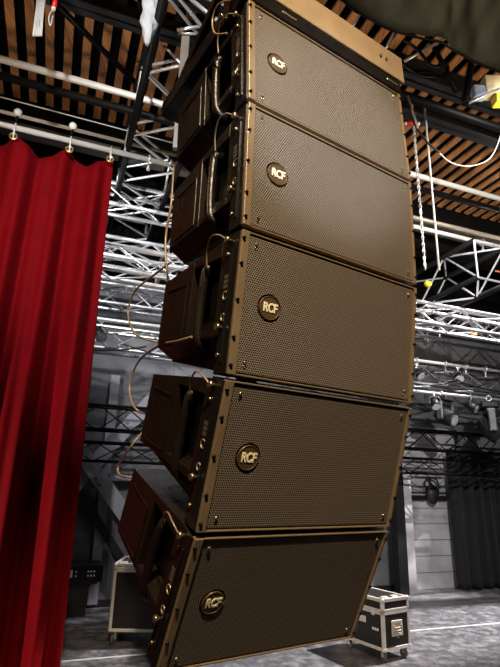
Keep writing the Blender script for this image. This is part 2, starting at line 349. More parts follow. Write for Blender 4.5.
def build_cabinet():
    root = empty('line_array_speaker')
    # enclosure: full-height front block, wedge-shaped core, side shells round the handle wells
    bm = B_()
    box(bm, (.001, .012, -.390), (W_ - .001, .075, -.001))
    def core(x0, x1, top0, top1, bot0, bot1, y0=.07, y1=D_):
        hexa(bm, [(x0, y0, -bot0), (x1, y0, -bot0), (x1, y1, -bot1), (x0, y1, -bot1), (x0, y0, -top0), (x1, y0, -top0), (x1, y1, -top1), (x0, y1, -top1)])
    core(.06, W_ - .06, .006, .058, .382, .325)
    def tp(y): return .006 + (y - .07) / (D_ - .07) * .052
    for s in (0, 1):
        X = lambda x: x if s == 0 else W_ - x
        def shell(y0, y1, h0, h1, ch0=0.0):   # h0/h1 functions of y: top and bottom; ch0 widens the inner bottom edge (chamfer)
            p = [(X(0), y0, -h1(y0)), (X(.061), y0, -h1(y0) - ch0), (X(.061), y1, -h1(y1) - ch0), (X(0), y1, -h1(y1)),
                 (X(0), y0, -h0(y0)), (X(.061), y0, -h0(y0)), (X(.061), y1, -h0(y1)), (X(0), y1, -h0(y1))]
            hexa(bm, p)
        be = lambda y: .285
        shell(.07, .098, tp, be, .04); shell(.272, D_, tp, be, .035)
        shell(.098, .272, tp, lambda y: .055); shell(.098, .272, lambda y: .262, be, .04)
        box(bm, tuple(sorted((X(-.003), X(.0)))[:1]) + (.300, -.270), (max(X(-.003), X(.0)), .455, -.262))   # moulded ribs of the side panel
        box(bm, (min(X(-.003), X(0)), .300, -.100), (max(X(-.003), X(0)), .455, -.092))
        box(bm, (min(X(-.003), X(0)), .300, -.270), (max(X(-.003), X(0)), .306, -.092))
    enc = new('enclosure', shift(bm), 'body', root)
    bv = enc.modifiers.new('bevel', 'BEVEL'); bv.width = .004; bv.segments = 2; bv.limit_method = 'ANGLE'
    # bronze front frame
    bm = B_()
    rbox(bm, (0, -.006, -H_), (.024, .013, 0), .002); rbox(bm, (W_ - .010, -.006, -H_), (W_, .013, 0), .002)
    rbox(bm, (.022, -.003, -.0048), (W_ - .009, .013, 0), .0015); rbox(bm, (.022, -.003, -H_), (W_ - .009, .013, -H_ + .0048), .0015)
    new('front_frame', shift(bm), 'frame', root)
    # grille with round opening for the badge
    bm = B_()
    x0, x1, z0, z1 = .028, W_ - .015, -H_ + .010, -.010; cx, cz, rr = .112, -.195, .0395
    def ringv(y, r, n=32): return [bm.verts.new((cx + r * math.cos(2 * PI * k / n), y, cz + r * math.sin(2 * PI * k / n))) for k in range(n)]
    y = .001
    inner = ringv(y, rr); n = 32
    sq = []
    for k in range(n):                       # square around the badge
        a = 2 * PI * k / n; m_ = max(abs(math.cos(a)), abs(math.sin(a))); sq.append(bm.verts.new((cx + .06 * math.cos(a) / m_, y, cz + .06 * math.sin(a) / m_)))
    for k in range(n): bm.faces.new((inner[k], inner[(k + 1) % n], sq[(k + 1) % n], sq[k]))
    def rect(a, b, c, d): bm.faces.new([bm.verts.new(q) for q in ((a, y, c), (b, y, c), (b, y, d), (a, y, d))])
    rect(x0, cx - .06, z0, z1); rect(cx + .06, x1, z0, z1); rect(cx - .06, cx + .06, z0, cz - .06); rect(cx - .06, cx + .06, cz + .06, z1)
    back = ringv(y + .010, rr)
    for k in range(n): bm.faces.new((inner[k], back[k], back[(k + 1) % n], inner[(k + 1) % n]))
    for a, b, c, d in ((x0, x1, z1, z1), (x0, x1, z0, z0)):
        bm.faces.new([bm.verts.new(q) for q in ((a, y, c), (b, y, c), (b, y + .01, c), (a, y + .01, c))])
    for a in (x0, x1): bm.faces.new([bm.verts.new(q) for q in ((a, y, z0), (a, y, z1), (a, y + .01, z1), (a, y + .01, z0))])
    new('grille', shift(bm), 'grille', root)
    # badge
    bm = B_(); cyl(bm, (cx, .010, cz), (cx, -.001, cz), .0335, 36); torus(bm, (cx, -.001, cz), (0, 1, 0), .0325, .0016, 36, 6)
    bd = new('badge', shift(bm), 'badge', root)
    me = text_mesh('RCF', .0350, .0010, .12, .030); me.transform(Matrix.Diagonal((.80, 1, 1, 1))); me.transform(Matrix.Rotation(PI / 2, 4, 'X')); me.transform(Matrix.Translation(Vector((cx, -.0022, cz)) + OFF))
    me.materials.clear(); me.materials.append(M['lettering']); lo = bpy.data.objects.new('lettering', me); COL.objects.link(lo); lo.parent = bd
    for xx in (.050, W_ - .038):             # grille corner screws
        for zz in (-.030, -H_ + .036):
            bm = B_(); cyl(bm, (xx, .002, zz), (xx, -.004, zz), .0058, 12, .0042); torus(bm, (xx, 0, zz - .010), (0, 1, 0), .0036, .0011, 12, 5)
            new('screw', shift(bm), 'bolt', root)
    for s in (0, 1):
        sx = -1 if s == 0 else 1; X0 = 0 if s == 0 else W_
        # rigging plate along the front edge of the side
        bm = B_(); a, b = sorted((X0, X0 + sx * .004)); rbox(bm, (a, .004, -H_ + .002), (b, .066, -.002), .001, 1)
        a, b = sorted((X0 + sx * .003, X0 + sx * .008)); rbox(bm, (a, .026, -.36), (b, .034, -.05), .001, 1)
        rp = new('rigging_plate', shift(bm), 'black_steel', root)
        e = X0 + sx * .004
        for h in (.024, .095, .195, .295, .368):
            bm = B_(); cyl(bm, (X0 - sx * .005, -.005, -h), (X0 - sx * .005, -.0105, -h), .0056, 12, .0045)
            new('edge_bolt', shift(bm), 'black_steel', root)
        for h, yy in ((.060, .053), (.340, .050)):
            bm = B_(); cyl(bm, (e, yy, -h), (e + sx * .006, yy, -h), .0062, 10, .005); new('bolt', shift(bm), 'bolt', rp)
        for h, rr2 in ((.178, .0115), (.238, .0095)):
            bm = B_(); torus(bm, (e, .046, -h), (1, 0, 0), rr2, .0027, 20, 6); new('washer', shift(bm), 'ring', rp)
        for h in (.022, .266):
            bm = B_(); cyl(bm, (e, .048, -h), (e + sx * .016, .048, -h), .0052, 12); cyl(bm, (e + sx * .010, .048, -h), (e + sx * .018, .048, -h), .0105, 16, .009)
            new('locking_pin', shift(bm), 'bolt', root)
        bm = B_()
        for q in range(3): a, b = sorted((e, e + sx * .0012)); box(bm, (a, .040, -.118 - q * .014 - .011), (b, .060, -.118 - q * .014))
        new('label_plate', shift(bm), 'label', rp)
        bm = B_(); P = lambda off, y_, h: (X0 + sx * off, y_, -h)
        tube(bm, [P(.018, .048, .022), P(.030, .075, .004), P(.030, .12, .000), P(.020, .155, .030), P(.010, .165, .075)], .0025, 6)
        new('lanyard', shift(bm), 'cable_gold', root)
        # handle bar across the well
        bm = B_(); xs = (X0 - sx * .022, X0 + sx * .002)
        tube(bm, [(X0 - sx * .05, .185, -.060), (X0 - sx * .014, .188, -.066), (X0 - sx * .001, .192, -.085), (X0 + sx * .002, .194, -.17), (X0 + sx * .002, .192, -.25), (X0 - sx * .002, .188, -.290), (X0 - sx * .020, .184, -.306), (X0 - sx * .05, .182, -.300)], .0135, 12)
        new('handle', shift(bm), 'body', root)
    # splay link bracket at the rear
    bm = B_(); rbox(bm, (W_ / 2 - .025, D_ - .06, -.07), (W_ / 2 + .025, D_ + .014, -.02), .004)
    new('rear_bracket', shift(bm), 'black_steel', root)
    return root
labels = ['bronze-grilled line array speaker at the very top, directly under the tan flying beam',
          'second line array speaker from the top, badge in copper on a light brown grille',
          'middle speaker of the curved five-cabinet line array',
          'line array speaker second from the bottom, its full side handle seen above the lowest cabinet',
          'lowest and most down-tilted line array speaker, hanging just above the stage floor']
proto = build_cabinet()
cabs = []
for i in range(5):
    o = proto if i == 0 else copy_tree(proto)
    o.matrix_world = cab_matrix(i); tag(o, labels[i], 'speaker', 'line array speakers hung in one column'); cabs.append(o)

# flying frame above the top cabinet (same axes as the top cabinet)
root = empty('flying_frame', mx=cab_matrix(0)); tag(root, 'tan and black steel flying beam frame bolted above the top speaker', 'rigging frame')
bm = B_(); rbox(bm, (-.02, -.008, .005), (W_ + .004, .085, .060), .003)
new('lower_rail', shift(bm), 'black_steel', root)
bm = B_(); rbox(bm, (-.06, -.014, .060), (W_ + .026, -.006, .188), .002, 1); rbox(bm, (-.06, -.012, .184), (W_ + .026, .09, .190), .002, 1)
fb = new('front_beam', shift(bm), 'beam', root)
for xx in (.10, .60):
    for k in range(2):
        bm = B_(); cyl(bm, (xx + k * .03, -.014, .125), (xx + k * .03, -.019, .125), .006, 12); new('bolt', shift(bm), 'bolt', fb)
for xx in (.13, .63):
    bm = B_(); rbox(bm, (xx, -.012, .028), (xx + .06, -.007, .036), .002, 1); new('slot_cover', shift(bm), 'ring', root)
for xx in (-.02, W_ - .03):
    bm = B_(); rbox(bm, (xx, .06, .004), (xx + .05, .62, .075), .004); rbox(bm, (xx + .01, .085, .07), (xx + .04, .14, .30), .004)
    hexa(bm, [(xx + .012, .12, .26), (xx + .038, .12, .26), (xx + .038, .50, .06), (xx + .012, .50, .06), (xx + .012, .12, .30), (xx + .038, .12, .30), (xx + .038, .54, .08), (xx + .012, .54, .08)])
    new('side_arm', shift(bm), 'black_steel', root)
bm = B_(); rbox(bm, (-.02, .56, .004), (W_ + .02, .62, .075), .004); new('rear_rail', shift(bm), 'black_steel', root)
for xx in (-.026,):
    for yy, zz in ((.04, .035), (.12, .035), (.12, .24)):
        bm = B_(); cyl(bm, (xx + .004, yy, zz), (xx - .010, yy, zz), .009, 14); new('bolt', shift(bm), 'bolt', root)
bm = B_(); tube(bm, [(-.034, .05, .03), (-.05, .10, .055), (-.05, .14, .03), (-.045, .13, -.04), (-.03, .075, -.085)], .0032, 6)
new('lanyard', shift(bm), 'cable_gold', root)

# signal and power cables at the back of the cabinets
def cable(label, pts, r=.0045, m='cable_gold', name='speaker_cable', cat='cable', group=None):
    bm = B_(); tube(bm, pts, r, 8); return tag(new(name, bm, m), label, cat, group)
S = side_pt
cable('tan cable running straight down behind the second speaker from the top', [S(1, 174, 165, .06), S(1, 171, 205, .05), S(1, 166, 235, .05), S(2, 166, 262, .05), S(2, 169, 285, .07)])
cable('tan cable looping wide beside the middle speaker', [S(2, 171, 262, .1), S(2, 158, 272, .08), S(2, 136, 290, .08), S(2, 128, 312, .08), S(2, 134, 332, .08), S(2, 148, 340, .10), S(2, 164, 342, .16)])
cable('tan cable from the middle speaker down into the fourth one', [S(2, 192, 337, -.004), S(2, 178, 341, -.012), S(2, 158, 346, .02), S(3, 139, 361, .08), S(3, 130, 382, .08), S(3, 131, 400, .08), S(3, 138, 411, .09), S(3, 150, 414, .16)])
cable('short tan cable bent sharply between the two lowest speakers', [S(3, 146, 428, .14), S(3, 132, 445, .08), S(3, 119, 464, .08), S(3, 119, 474, .08), S(4, 128, 477, .09), S(4, 150, 479, .16)])

# ================================================================== TRUSSES, PIPES
def truss(label, A, B, a, b, rc=.024, rb=.010, mc='alu', mb='alu', bay=.5, group=None, name='lighting_truss'):
    """box truss from A to B; a and b are the two edge vectors of its square section"""
    A, B, a, b = Vector(A), Vector(B), Vector(a), Vector(b)
    root = empty(name, A); tag(root, label, 'truss', group)
    cs = [Vector((0, 0, 0)), a, a + b, b]; L = B - A
    for c in cs:
        bm = B_(); cyl(bm, c, c + L, rc, 10); new('chord', bm, mc, root)
    nb = max(1, round(L.length / bay)); made = 0
    for q in range(4):
        c0, c1 = cs[q], cs[(q + 1) % 4]
        for k in range(nb):
            s = (k + (q % 2)) % 2
            p, r_ = (c0, c1) if s == 0 else (c1, c0)
            bm = B_(); cyl(bm, p + L * (k / nb), r_ + L * ((k + 1) / nb), rb, 6, cap=False); new('brace', bm, mb, root)
    for k in (0, nb):
        for q in range(4):
            bm = B_(); cyl(bm, cs[q] + L * (k / nb), cs[(q + 1) % 4] + L * (k / nb), rb, 6, cap=False); new('end_brace', bm, mb, root)
    return root
s29 = .27
truss('long aluminium truss with moving lights, in front of the grey wall', R(-1.2, 6.2, 1.55), R(9.0, 6.2, 1.55), V * s29, Z * s29, .024, .009, bay=.42)
truss('bright aluminium truss crossing just below the black ceiling void', R(-1.0, 5.0, 2.10), R(7.6, 5.0, 2.05), V * s29, Z * s29, .024, .010, bay=.45)
truss('black truss in silhouette along the back wall above the black drape', R(-1.5, 6.42, .60), R(9.5, 6.42, .58), V * .25, Z * .29, .017, .009, 'black_pipe', 'black_pipe', bay=.4)
truss('lower black truss directly on top of the black drape', R(-1.5, 6.46, .22), R(9.5, 6.46, .23), V * .20, Z * .22, .016, .008, 'black_pipe', 'black_pipe', bay=.4)
truss('black-chorded truss with silver diagonals running away beside the red curtain', R(.33, 2.7, 3.30), R(.33, 7.0, 3.30), U * .56, Z * .45, .034, .016, 'black_pipe', 'alu', bay=.42)
truss('black-chorded truss running towards the wall right of the speakers', R(4.58, 4.35, 2.49), R(4.58, 7.0, 2.49), U * .5, Z * .5, .036, .013, 'black_pipe', 'alu', bay=.55)
truss('high aluminium truss nearest the slatted ceiling at left', R(-1.0, 5.45, 3.10), R(3.2, 5.45, 3.10), V * s29, Z * s29, .024, .011, bay=.4)
truss('aluminium truss between the two crossing ones left of the speakers', R(-1.0, 5.75, 2.55), R(3.0, 5.75, 2.55), V * s29, Z * s29, .024, .011, bay=.36)
truss('narrow aluminium truss receding behind the top speakers', R(1.10, 4.9, 2.75), R(1.10, 7.0, 2.75), U * .3, Z * .3, .022, .010, bay=.35)
truss('aluminium truss closest to the grey wall above the moving light truss', R(-1.0, 6.6, 2.28), R(3.4, 6.6, 2.28), V * s29, Z * s29, .022, .010, bay=.33)
truss('aluminium truss at right directly behind the black-chorded one', R(3.9, 5.7, 2.36), R(8.0, 5.7, 2.34), V * s29, Z * s29, .022, .011, bay=.34)
truss('black truss running towards the wall just beside the fourth speaker corner', R(3.95, 5.2, 1.95), R(3.95, 7.0, 1.95), U * .3, Z * .3, .030, .011, 'black_pipe', 'alu', bay=.36)
truss('aluminium truss high at right under the white pipe', R(3.6, 6.7, 2.75), R(8.0, 6.7, 2.72), V * s29, Z * s29, .020, .010, bay=.34)
truss('aluminium truss of short bays at right behind the yellow marker', R(4.0, 6.0, 2.25), R(5.4, 6.0, 2.25), V * s29, Z * s29, .022, .011, bay=.3)

def pipe(label, A, B, r, m, name='rigging_pipe', cat='pipe', group=None):
    bm = B_(); cyl(bm, A, B, r, 14); return tag(new(name, bm, m), label, cat, group)
pipe('upper white pipe spanning the hall under the wooden slats', R(-3.5, 4.22, 3.60), R(8.0, 4.22, 3.60), .032, 'white_pipe')
pipe('thick black pipe hanging just below the upper white one', R(-3.5, 4.34, 3.52), R(8.0, 4.34, 3.52), .038, 'black_pipe')
pipe('white pipe carrying the red velvet curtain', R(-3.5, 4.60, 3.20), R(.75, 4.60, 3.20), .026, 'white_pipe', 'curtain_rail', 'curtain rail')
pipe('white pipe at right of the speakers below the brown rail', R(3.2, 4.66, 3.20), R(8.0, 4.66, 3.20), .026, 'white_pipe')
pipe('tan pipe just above the curtain rail', R(-3.5, 4.60, 3.345), R(.9, 4.60, 3.335), .018, 'tan_pipe')
pipe('brown pipe above the white one at right of the speakers', R(3.2, 4.80, 3.43), R(8.0, 4.80, 3.43), .028, 'tan_pipe')
pipe('black pipe crossing the top right corner behind the dark cloth', R(1.6, 3.30, 3.70), R(8.0, 3.30, 3.70), .045, 'black_pipe')
for k, (z, v, lab) in enumerate(((3.46, 4.55, 'thin white wire stretched above the tan pipe'), (3.40, 4.66, 'thin grey wire close behind the tan pipe'), (3.52, 4.62, 'thin dark wire highest over the curtain rail'))):
    bm = B_(); tube(bm, [R(-3.5, v, z + .02), R(-1.2, v, z), R(1.2, v, z - .03)], .006, 6); tag(new('stretched_wire', bm, ('rope', 'tan_pipe', 'black_pipe')[k]), lab, 'wire')
pipe('white pipe lying along the front of the moving light truss', R(-1.2, 6.05, 1.86), R(9, 6.05, 1.86), .026, 'white_pipe')
pipe('grey pipe low across the lighting truss, carrying the moving lights', R(4.4, 6.10, 1.40), R(9, 6.10, 1.40), .024, 'alu')
# slanting black rod under the left slats
pipe('slanting black rod below the slats at top left', on_z(52, 0, 4.1), on_z(137, 84, 4.1), .030, 'black_pipe', 'slanting_rod', 'rod')
# upright steel post seen left of the top cabinet
p0 = on_y(186, 38, 2.9); bm = B_(); box(bm, (-.028, -.02, -.95), (.028, .02, 0))
po = new('steel_post', bm, 'post'); po.location = p0; tag(po, 'grey-brown steel post hanging left of the top speakers', 'post')

def clamp(p, axis, label, m='alu'):
    root = empty('pipe_clamp', p); tag(root, label, 'clamp', 'pipe clamps')
    bm = B_(); torus(bm, (0, 0, 0), axis, .040, .012, 14, 6); new('jaw', bm, m, root)
    bm = B_(); cyl(bm, Vector(axis) * 0 + Vector((0, 0, -.045)), Vector((0, 0, -.11)), .010, 8); cyl(bm, (0, 0, -.10), (0, 0, -.125), .020, 6)
    new('bolt', bm, m, root); return root
clamp(R(.36, 4.22, 3.60), U, 'silver clamp on the upper white pipe beside the black truss chord')
clamp(R(.30, 4.60, 3.335), U, 'silver clamp at the right end of the tan pipe')
clamp(R(.55, 4.60, 3.20), U, 'silver clamp on the end of the curtain rail')
clamp(R(5.05, 4.66, 3.20), U, 'silver clamp on the white pipe at the right picture edge')
for k, u in enumerate((4.95, 5.5, 5.9, 6.3)):
    clamp(R(u, 6.05, 1.86), U, 'silver clamp on the white pipe over the moving lights, %s' % ('nearest the speakers', 'above the left moving light', 'between the two moving lights', 'above the right moving light')[k])

# loose cables on the trusses
def droop(A, B, sag, r, m, label, name='truss_cable', n=5):
    A, B = Vector(A), Vector(B); pts = [A.lerp(B, k / n) - Z * sag * math.sin(PI * k / n) + V * random.uniform(-.02, .02) for k in range(n + 1)]
    bm = B_(); tube(bm, pts, r, 6); return tag(new(name, bm, m), label, 'cable')
droop(R(4.4, 6.0, 1.60), R(5.7, 6.0, 1.62), .12, .012, 'cable_black', 'black cable sagging under the moving light truss near the speakers')
droop(R(5.6, 6.0, 1.62), R(7.2, 6.0, 1.60), .10, .012, 'cable_black', 'black cable sagging between the two moving lights')
droop(R(-.4, 6.0, 1.62), R(.9, 6.0, 1.58), .14, .012, 'cable_black', 'black cable sagging from the truss left of the speakers')
droop(R(.6, 5.9, 1.55), R(2.2, 5.9, 1.55), .12, .010, 'cable_black', 'black cable below the truss behind the fourth speaker')
bm = B_(); tube(bm, [on_y(438, 152, 4.2), on_y(452, 163, 4.2), on_y(470, 166, 4.2), on_y(488, 160, 4.2), on_y(497, 146, 4.2), on_y(502, 130, 4.2)], .006, 8)
tag(new('hanging_cable', bm, 'rope'), 'pale thick cable curving up at the right picture edge', 'cable')
bm = B_(); tube(bm, [on_y(410, 112, 3.9), on_y(417, 128, 3.9), on_y(428, 143, 3.9), on_y(440, 153, 3.9)], .010, 8)
tag(new('hanging_cable', bm, 'cable_black'), 'black cable hanging right of the top speaker toward the pale one', 'cable')
for k, (q, lab) in enumerate(((((404, 40), (418, 50), (432, 66), (446, 64), (447, 73), (434, 76), (418, 74), (404, 64)), 'black glossy cable loop beside the end of the tan beam'),
                              (((400, 60), (412, 70), (428, 72), (440, 78), (446, 70), (438, 64)), 'smaller black cable loop under the dark cloth'))):
    bm = B_(); tube(bm, [on_y(x, y, 2.6) for x, y in q], .010, 8); tag(new('coiled_cable', bm, 'cable_black'), lab, 'cable')

LOOPS = ['thin black cable looped over the truss just right of the speakers', 'thin black cable looped over the truss left of the left moving light', 'thin black cable looped right above the left moving light',
         'thin black cable looped over the truss midway between the moving lights', 'thin black cable looped above the right moving light', 'thin black cable looped over the truss at the right picture edge', 'thin black cable looped over the truss beyond the right picture edge']
for k in range(7):
    a = 4.5 + .5 * k; vv = random.uniform(5.95, 6.15)
    droop(R(a, vv, 1.58 + random.uniform(-.03, .25)), R(a + random.uniform(.5, .9), vv, 1.58 + random.uniform(-.03, .25)), random.uniform(.05, .16), .009, 'cable_black', LOOPS[k])
# rods glimpsed top right, behind the dark cloth
for a, b, Y, r, m, lab in (((396, 66), (446, 38), 3.0, .012, 'alu', 'silver rod rising to the right beneath the dark cloth'),
                           ((425, 28), (456, 92), 3.1, .020, 'black_pipe', 'black strut crossing the silver rod under the cloth'),
                           ((473, 52), (465, 104), 3.2, .028, 'black_pipe', 'black upright strut below the lower cloth edge'),
                           ((466, 104), (502, 88), 3.3, .013, 'alu', 'silver rod below the cream box'),
                           ((408, 96), (418, 128), 3.3, .008, 'alu', 'short silver rod just right of the top speaker corner'),
                           ((385, 50), (399, 22), 3.3, .010, 'alu', 'thin silver rod above the tan beam near its right end'),
                           ((352, 28), (366, 4), 3.3, .010, 'alu', 'thin silver rod above the middle of the tan beam')):
    bm = B_(); cyl(bm, on_y(*a, Y), on_y(*b, Y), r, 10); tag(new('rigging_rod', bm, m), lab, 'rod')
for a, b, Y, r, m, lab in (((184, -6), (222, 24), 3.0, .016, 'alu', 'bright flat silver rod in the top left beside the top speaker'),
                           ((177, 30), (203, 26), 3.1, .012, 'alu', 'short silver rod left of the top speaker, upper one'),
                           ((178, 33), (196, 34), 3.2, .010, 'alu', 'short silver rod left of the top speaker, lower one'),
                           ((164, 46), (183, 66), 3.3, .010, 'alu', 'slanting silver rod beside the white wrapped fabric'),
                           ((166, 100), (190, 98), 3.2, .010, 'alu', 'level silver rod left of the second speaker')):
    bm = B_(); cyl(bm, on_y(*a, Y), on_y(*b, Y), r, 10); tag(new('rigging_rod', bm, m), lab, 'rod')

# hoist chain and rope right of the array
def chain(label, A, B, pitch=.034):
    A, B = Vector(A), Vector(B); L = B - A; n = int(L.length / pitch); bm = B_(); d = L.normalized(); x, y = frame_of(d)
    for k in range(n):
        c = A + d * pitch * (k + .5); nn = x if k % 2 else y; s = d.cross(nn)
        P = [c + d * .026 * math.cos(t) + s * .011 * math.sin(t) for t in [2 * PI * j / 10 for j in range(11)]]
        tube(bm, P, .0055, 5, smooth=False)
    return tag(new('hoist_chain', bm, 'alu'), label, 'chain')
def vline(x, y0, y1, Y):                    # true vertical line through pixel (x, y0)
    A = on_y(x, y0, Y); r1 = ray(x, y1); z = CH + r1.z * Y / r1.y; return A, Vector((A.x, A.y, z))
a, b = vline(411, 92, 272, 4.3); chain('steel hoist chain hanging just right of the speakers', a, b)
a, b = vline(424, 100, 270, 4.5); bm = B_(); cyl(bm, a, b, .012, 8); tag(new('hanging_rope', bm, 'rope'), 'pale straight rope hanging beside the hoist chain', 'rope')
root = empty('red_shackle', on_y(412, 124, 4.2)); tag(root, 'red connector with white ends by the chain, right of the top speaker', 'connector')
bm = B_(); cyl(bm, (-.055, 0, 0), (.045, 0, .01), .022, 12); new('sleeve', bm, 'red', root)
for s in ((-.075, -.055), (.045, .075)):
    bm = B_(); cyl(bm, (s[0], 0, 0), (s[1], 0, .005), .018, 12); new('end_cap', bm, 'plastic_white', root)
bm = B_(); sphere(bm, (0, 0, 0), .035, (1.2, 1, 1)); yy = new('yellow_marker', bm, 'yellow'); yy.location = on_y(428, 284, 5.0); tag(yy, 'small yellow marker lamp on the trusses right of the third speaker', 'marker')
for x, y, lab in ((474, 346, 'small orange tape wrap on the truss at right'), (498, 271, 'orange connector at the right picture edge')):
    bm = B_(); cyl(bm, (-.04, 0, 0), (.04, .01, -.01), .013, 10); o = new('tape_wrap', bm, 'orange'); o.location = on_v(x, y - (12 if x < 490 else 0), 4.98 if x < 490 else 5.4); tag(o, lab, 'tape')
# cream work light at far right
root = empty('work_light', on_y(492, 92, 3.4)); tag(root, 'cream boxed work light with yellow side at the right edge under the cloth', 'work light')
bm = B_(); rbox(bm, (-.07, -.05, -.05), (.10, .05, .13), .008); new('housing', bm, 'cream', root)
bm = B_(); rbox(bm, (0, -.06, -.13), (.10, .04, -.052), .006); new('yellow_clip', bm, 'yellow', root)
bm = B_(); rbox(bm, (-.17, -.05, -.08), (-.072, .03, .03), .01); new('battery_pack', bm, 'bluegrey', root)

# top left hanging bits
a = on_y(153, -10, 2.95); b = on_y(147, 45, 2.95)
bm = B_(); P = [a.lerp(b, k / 14) for k in range(15)]; x, y = frame_of(b - a); rings = []
for i, p in enumerate(P):
    w = (.062 if i < 10 else .062 - (i - 9) * .010)
    rings.append([bm.verts.new(p + (x * math.cos(t) + y * math.sin(t)) * w * (1 + .16 * math.sin(5 * t + i * 1.3) + .08 * math.sin(9 * t - i * 2.1))) for t in [2 * PI * q / 28 for q in range(28)]])
for A, B in zip(rings, rings[1:]):
    for q in range(28): f = bm.faces.new((A[q], A[(q + 1) % 28], B[(q + 1) % 28], B[q])); f.smooth = True
bm.faces.new(rings[-1]); bm.faces.new(rings[0][::-1])
tag(new('wrapped_fabric', bm, 'wrap'), 'crumpled white fabric wrapped round the black truss chord at top left', 'fabric')
bm = B_()
for k in range(9): tube(bm, [on_y(38 + k * 1.0, -8, 3.0), on_y(36 + k * .9, 12, 3.0), on_y(33 + k * .8 + (k % 3), 36, 3.0)], .006, 5)
tag(new('cord_bundle', bm, 'rope'), 'pale grey bundle of cord ends hanging at top left', 'cord')
root = empty('red_clip', on_y(54, 6, 3.0)); tag(root, 'small red clip with white tip at the top left', 'clip')
bm = B_(); cyl(bm, (0, 0, -.02), (.004, 0, .08), .018, 10); new('body', bm, 'red', root)
bm = B_(); cyl(bm, (0, 0, -.035), (0, 0, -.02), .016, 10); new('tip', bm, 'plastic_white', root)
bm = B_(); tube(bm, [on_y(54, 8, 3.0), on_y(49, 16, 3.0), on_y(50, 26, 3.0), on_y(53, 16, 3.0)], .004, 5); tag(new('thin_cord', bm, 'rope'), 'thin looped cord hanging from the red clip', 'cord')

# ================================================================== DARK CLOTH, top right
bm = B_()
edge = [(325, -14), (340, -2), (352, 8), (372, 20), (395, 31), (420, 38), (440, 42), (452, 49), (468, 58), (485, 66), (505, 74), (530, 86)]
E_ = spline([on_y(x, y, 1.9 - .10 * i / 11) for i, (x, y) in enumerate(edge)], 6); rows = []
nr = 26
for j in range(nr):
    t = j / (nr - 1); row = []
    for i, p in enumerate(E_):
        s = i / (len(E_) - 1)
        lift = t * 1.15
        fold = .060 * math.sin(9 * s + 7 * t) + .032 * math.sin(19 * s - 12 * t + 1) + .018 * math.sin(41 * s + 17 * t) + .008 * math.sin(70 * s - 23 * t)
        row.append(bm.verts.new(p + Vector((-.10 * t + .25 * t * s, -.55 * t + fold * (.25 + t), lift - .05 * math.sin(PI * t)))))
    rows.append(row)
for a, b in zip(rows, rows[1:]):
    for i in range(len(a) - 1): f = bm.faces.new((a[i], a[i + 1], b[i + 1], b[i])); f.smooth = True
root = new('dark_cloth', bm, 'cloth'); sm = root.modifiers.new('thick', 'SOLIDIFY'); sm.thickness = .004
tag(root, 'olive-black cloth draped across the top right corner above the speakers', 'cloth')
bm = B_(); tube(bm, E_, .006, 6, smooth=False); new('hem', bm, 'black_drape', root)

# ================================================================== RED CURTAIN
EY = [-1.75, -1.22, -.72, -.22, .165]
bm = B_(); NU, NZ = 220, 50; u0, u1 = -2.1, .205; grid = []
def scallop(u):
    for a, b in zip(EY, EY[1:]):
        if a <= u <= b: t = (u - a) / (b - a); return math.sin(PI * t) ** 1.2
    return 0
for j in range(NZ + 1):
    t = j / NZ; row = []
    for i in range(NU + 1):
        s = i / NU; u = u0 + (u1 - u0) * s
        top = 3.115 - .125 * scallop(u); z = top + (-1.5 + .02 - top) * t
        amp = .070 + .080 * min(1, t * 2.2)
        ph = 2 * PI * (u + .22) / .33
        f = amp * (.55 * math.sin(ph + .8 * t) + .45 * math.sin(ph * .53 + 1.9 - t) + .22 * math.sin(ph * 2.1 + 2 * t)) + .06 * scallop(u) * (1 - t) ** 3
        row.append(bm.verts.new(R(u + .02 * math.sin(ph * .5 + 3 * t) * (1 - s) + .05 * t * (1 if s > .95 else s), 4.62 + f - (.01 if t < .02 else 0), z)))
    grid.append(row)
for a, b in zip(grid, grid[1:]):
    for i in range(NU): f = bm.faces.new((a[i], a[i + 1], b[i + 1], b[i])); f.smooth = True
cur_o = new('stage_curtain', bm, 'velvet'); sm = cur_o.modifiers.new('thick', 'SOLIDIFY'); sm.thickness = .006
tag(cur_o, 'deep red velvet stage curtain hanging from brass eyelets at left', 'curtain')
for u in EY:
    bm = B_(); torus(bm, R(u, 4.56, 3.075), V, .030, .009, 20, 8); new('eyelet', bm, 'brass', cur_o)
for k, u in enumerate(EY):
    root = empty('curtain_hook', R(u, 4.585, 3.20)); tag(root, ('pale hook holding the curtain eyelet, %s' % ('out at far left', 'left of the picture edge', 'the leftmost in view', 'the middle one in view', 'nearest the curtain edge')[k]), 'hook', 'curtain hooks')
    bm = B_(); torus(bm, (0, 0, 0), U, .031, .005, 16, 6); new('ring', bm, 'plastic_white', root)
    bm = B_(); q = -V * .03; tube(bm, [Vector((0, 0, -.03)) + q, Vector((0, 0, -.075)) + q, Vector((0, 0, -.12)) + q, Vector((.004, 0, -.145)) + q * 1.3], .008, 6); new('strap', bm, 'plastic_white', root)
for k, u in enumerate(EY[1:4]):
    root = empty('rail_roller', R(u, 4.57, 3.335)); tag(root, ('round milky roller on the tan pipe, %s' % ('left of the picture edge', 'the left one in view', 'the right one in view')[k]), 'roller', 'milky rollers')
    bm = B_(); sphere(bm, (0, 0, .015), .038); new('wheel', bm, 'plastic_white', root)
    bm = B_(); cyl(bm, (0, 0, -.03), (0, 0, -.10), .012, 8); new('stem', bm, 'black_pipe', root)

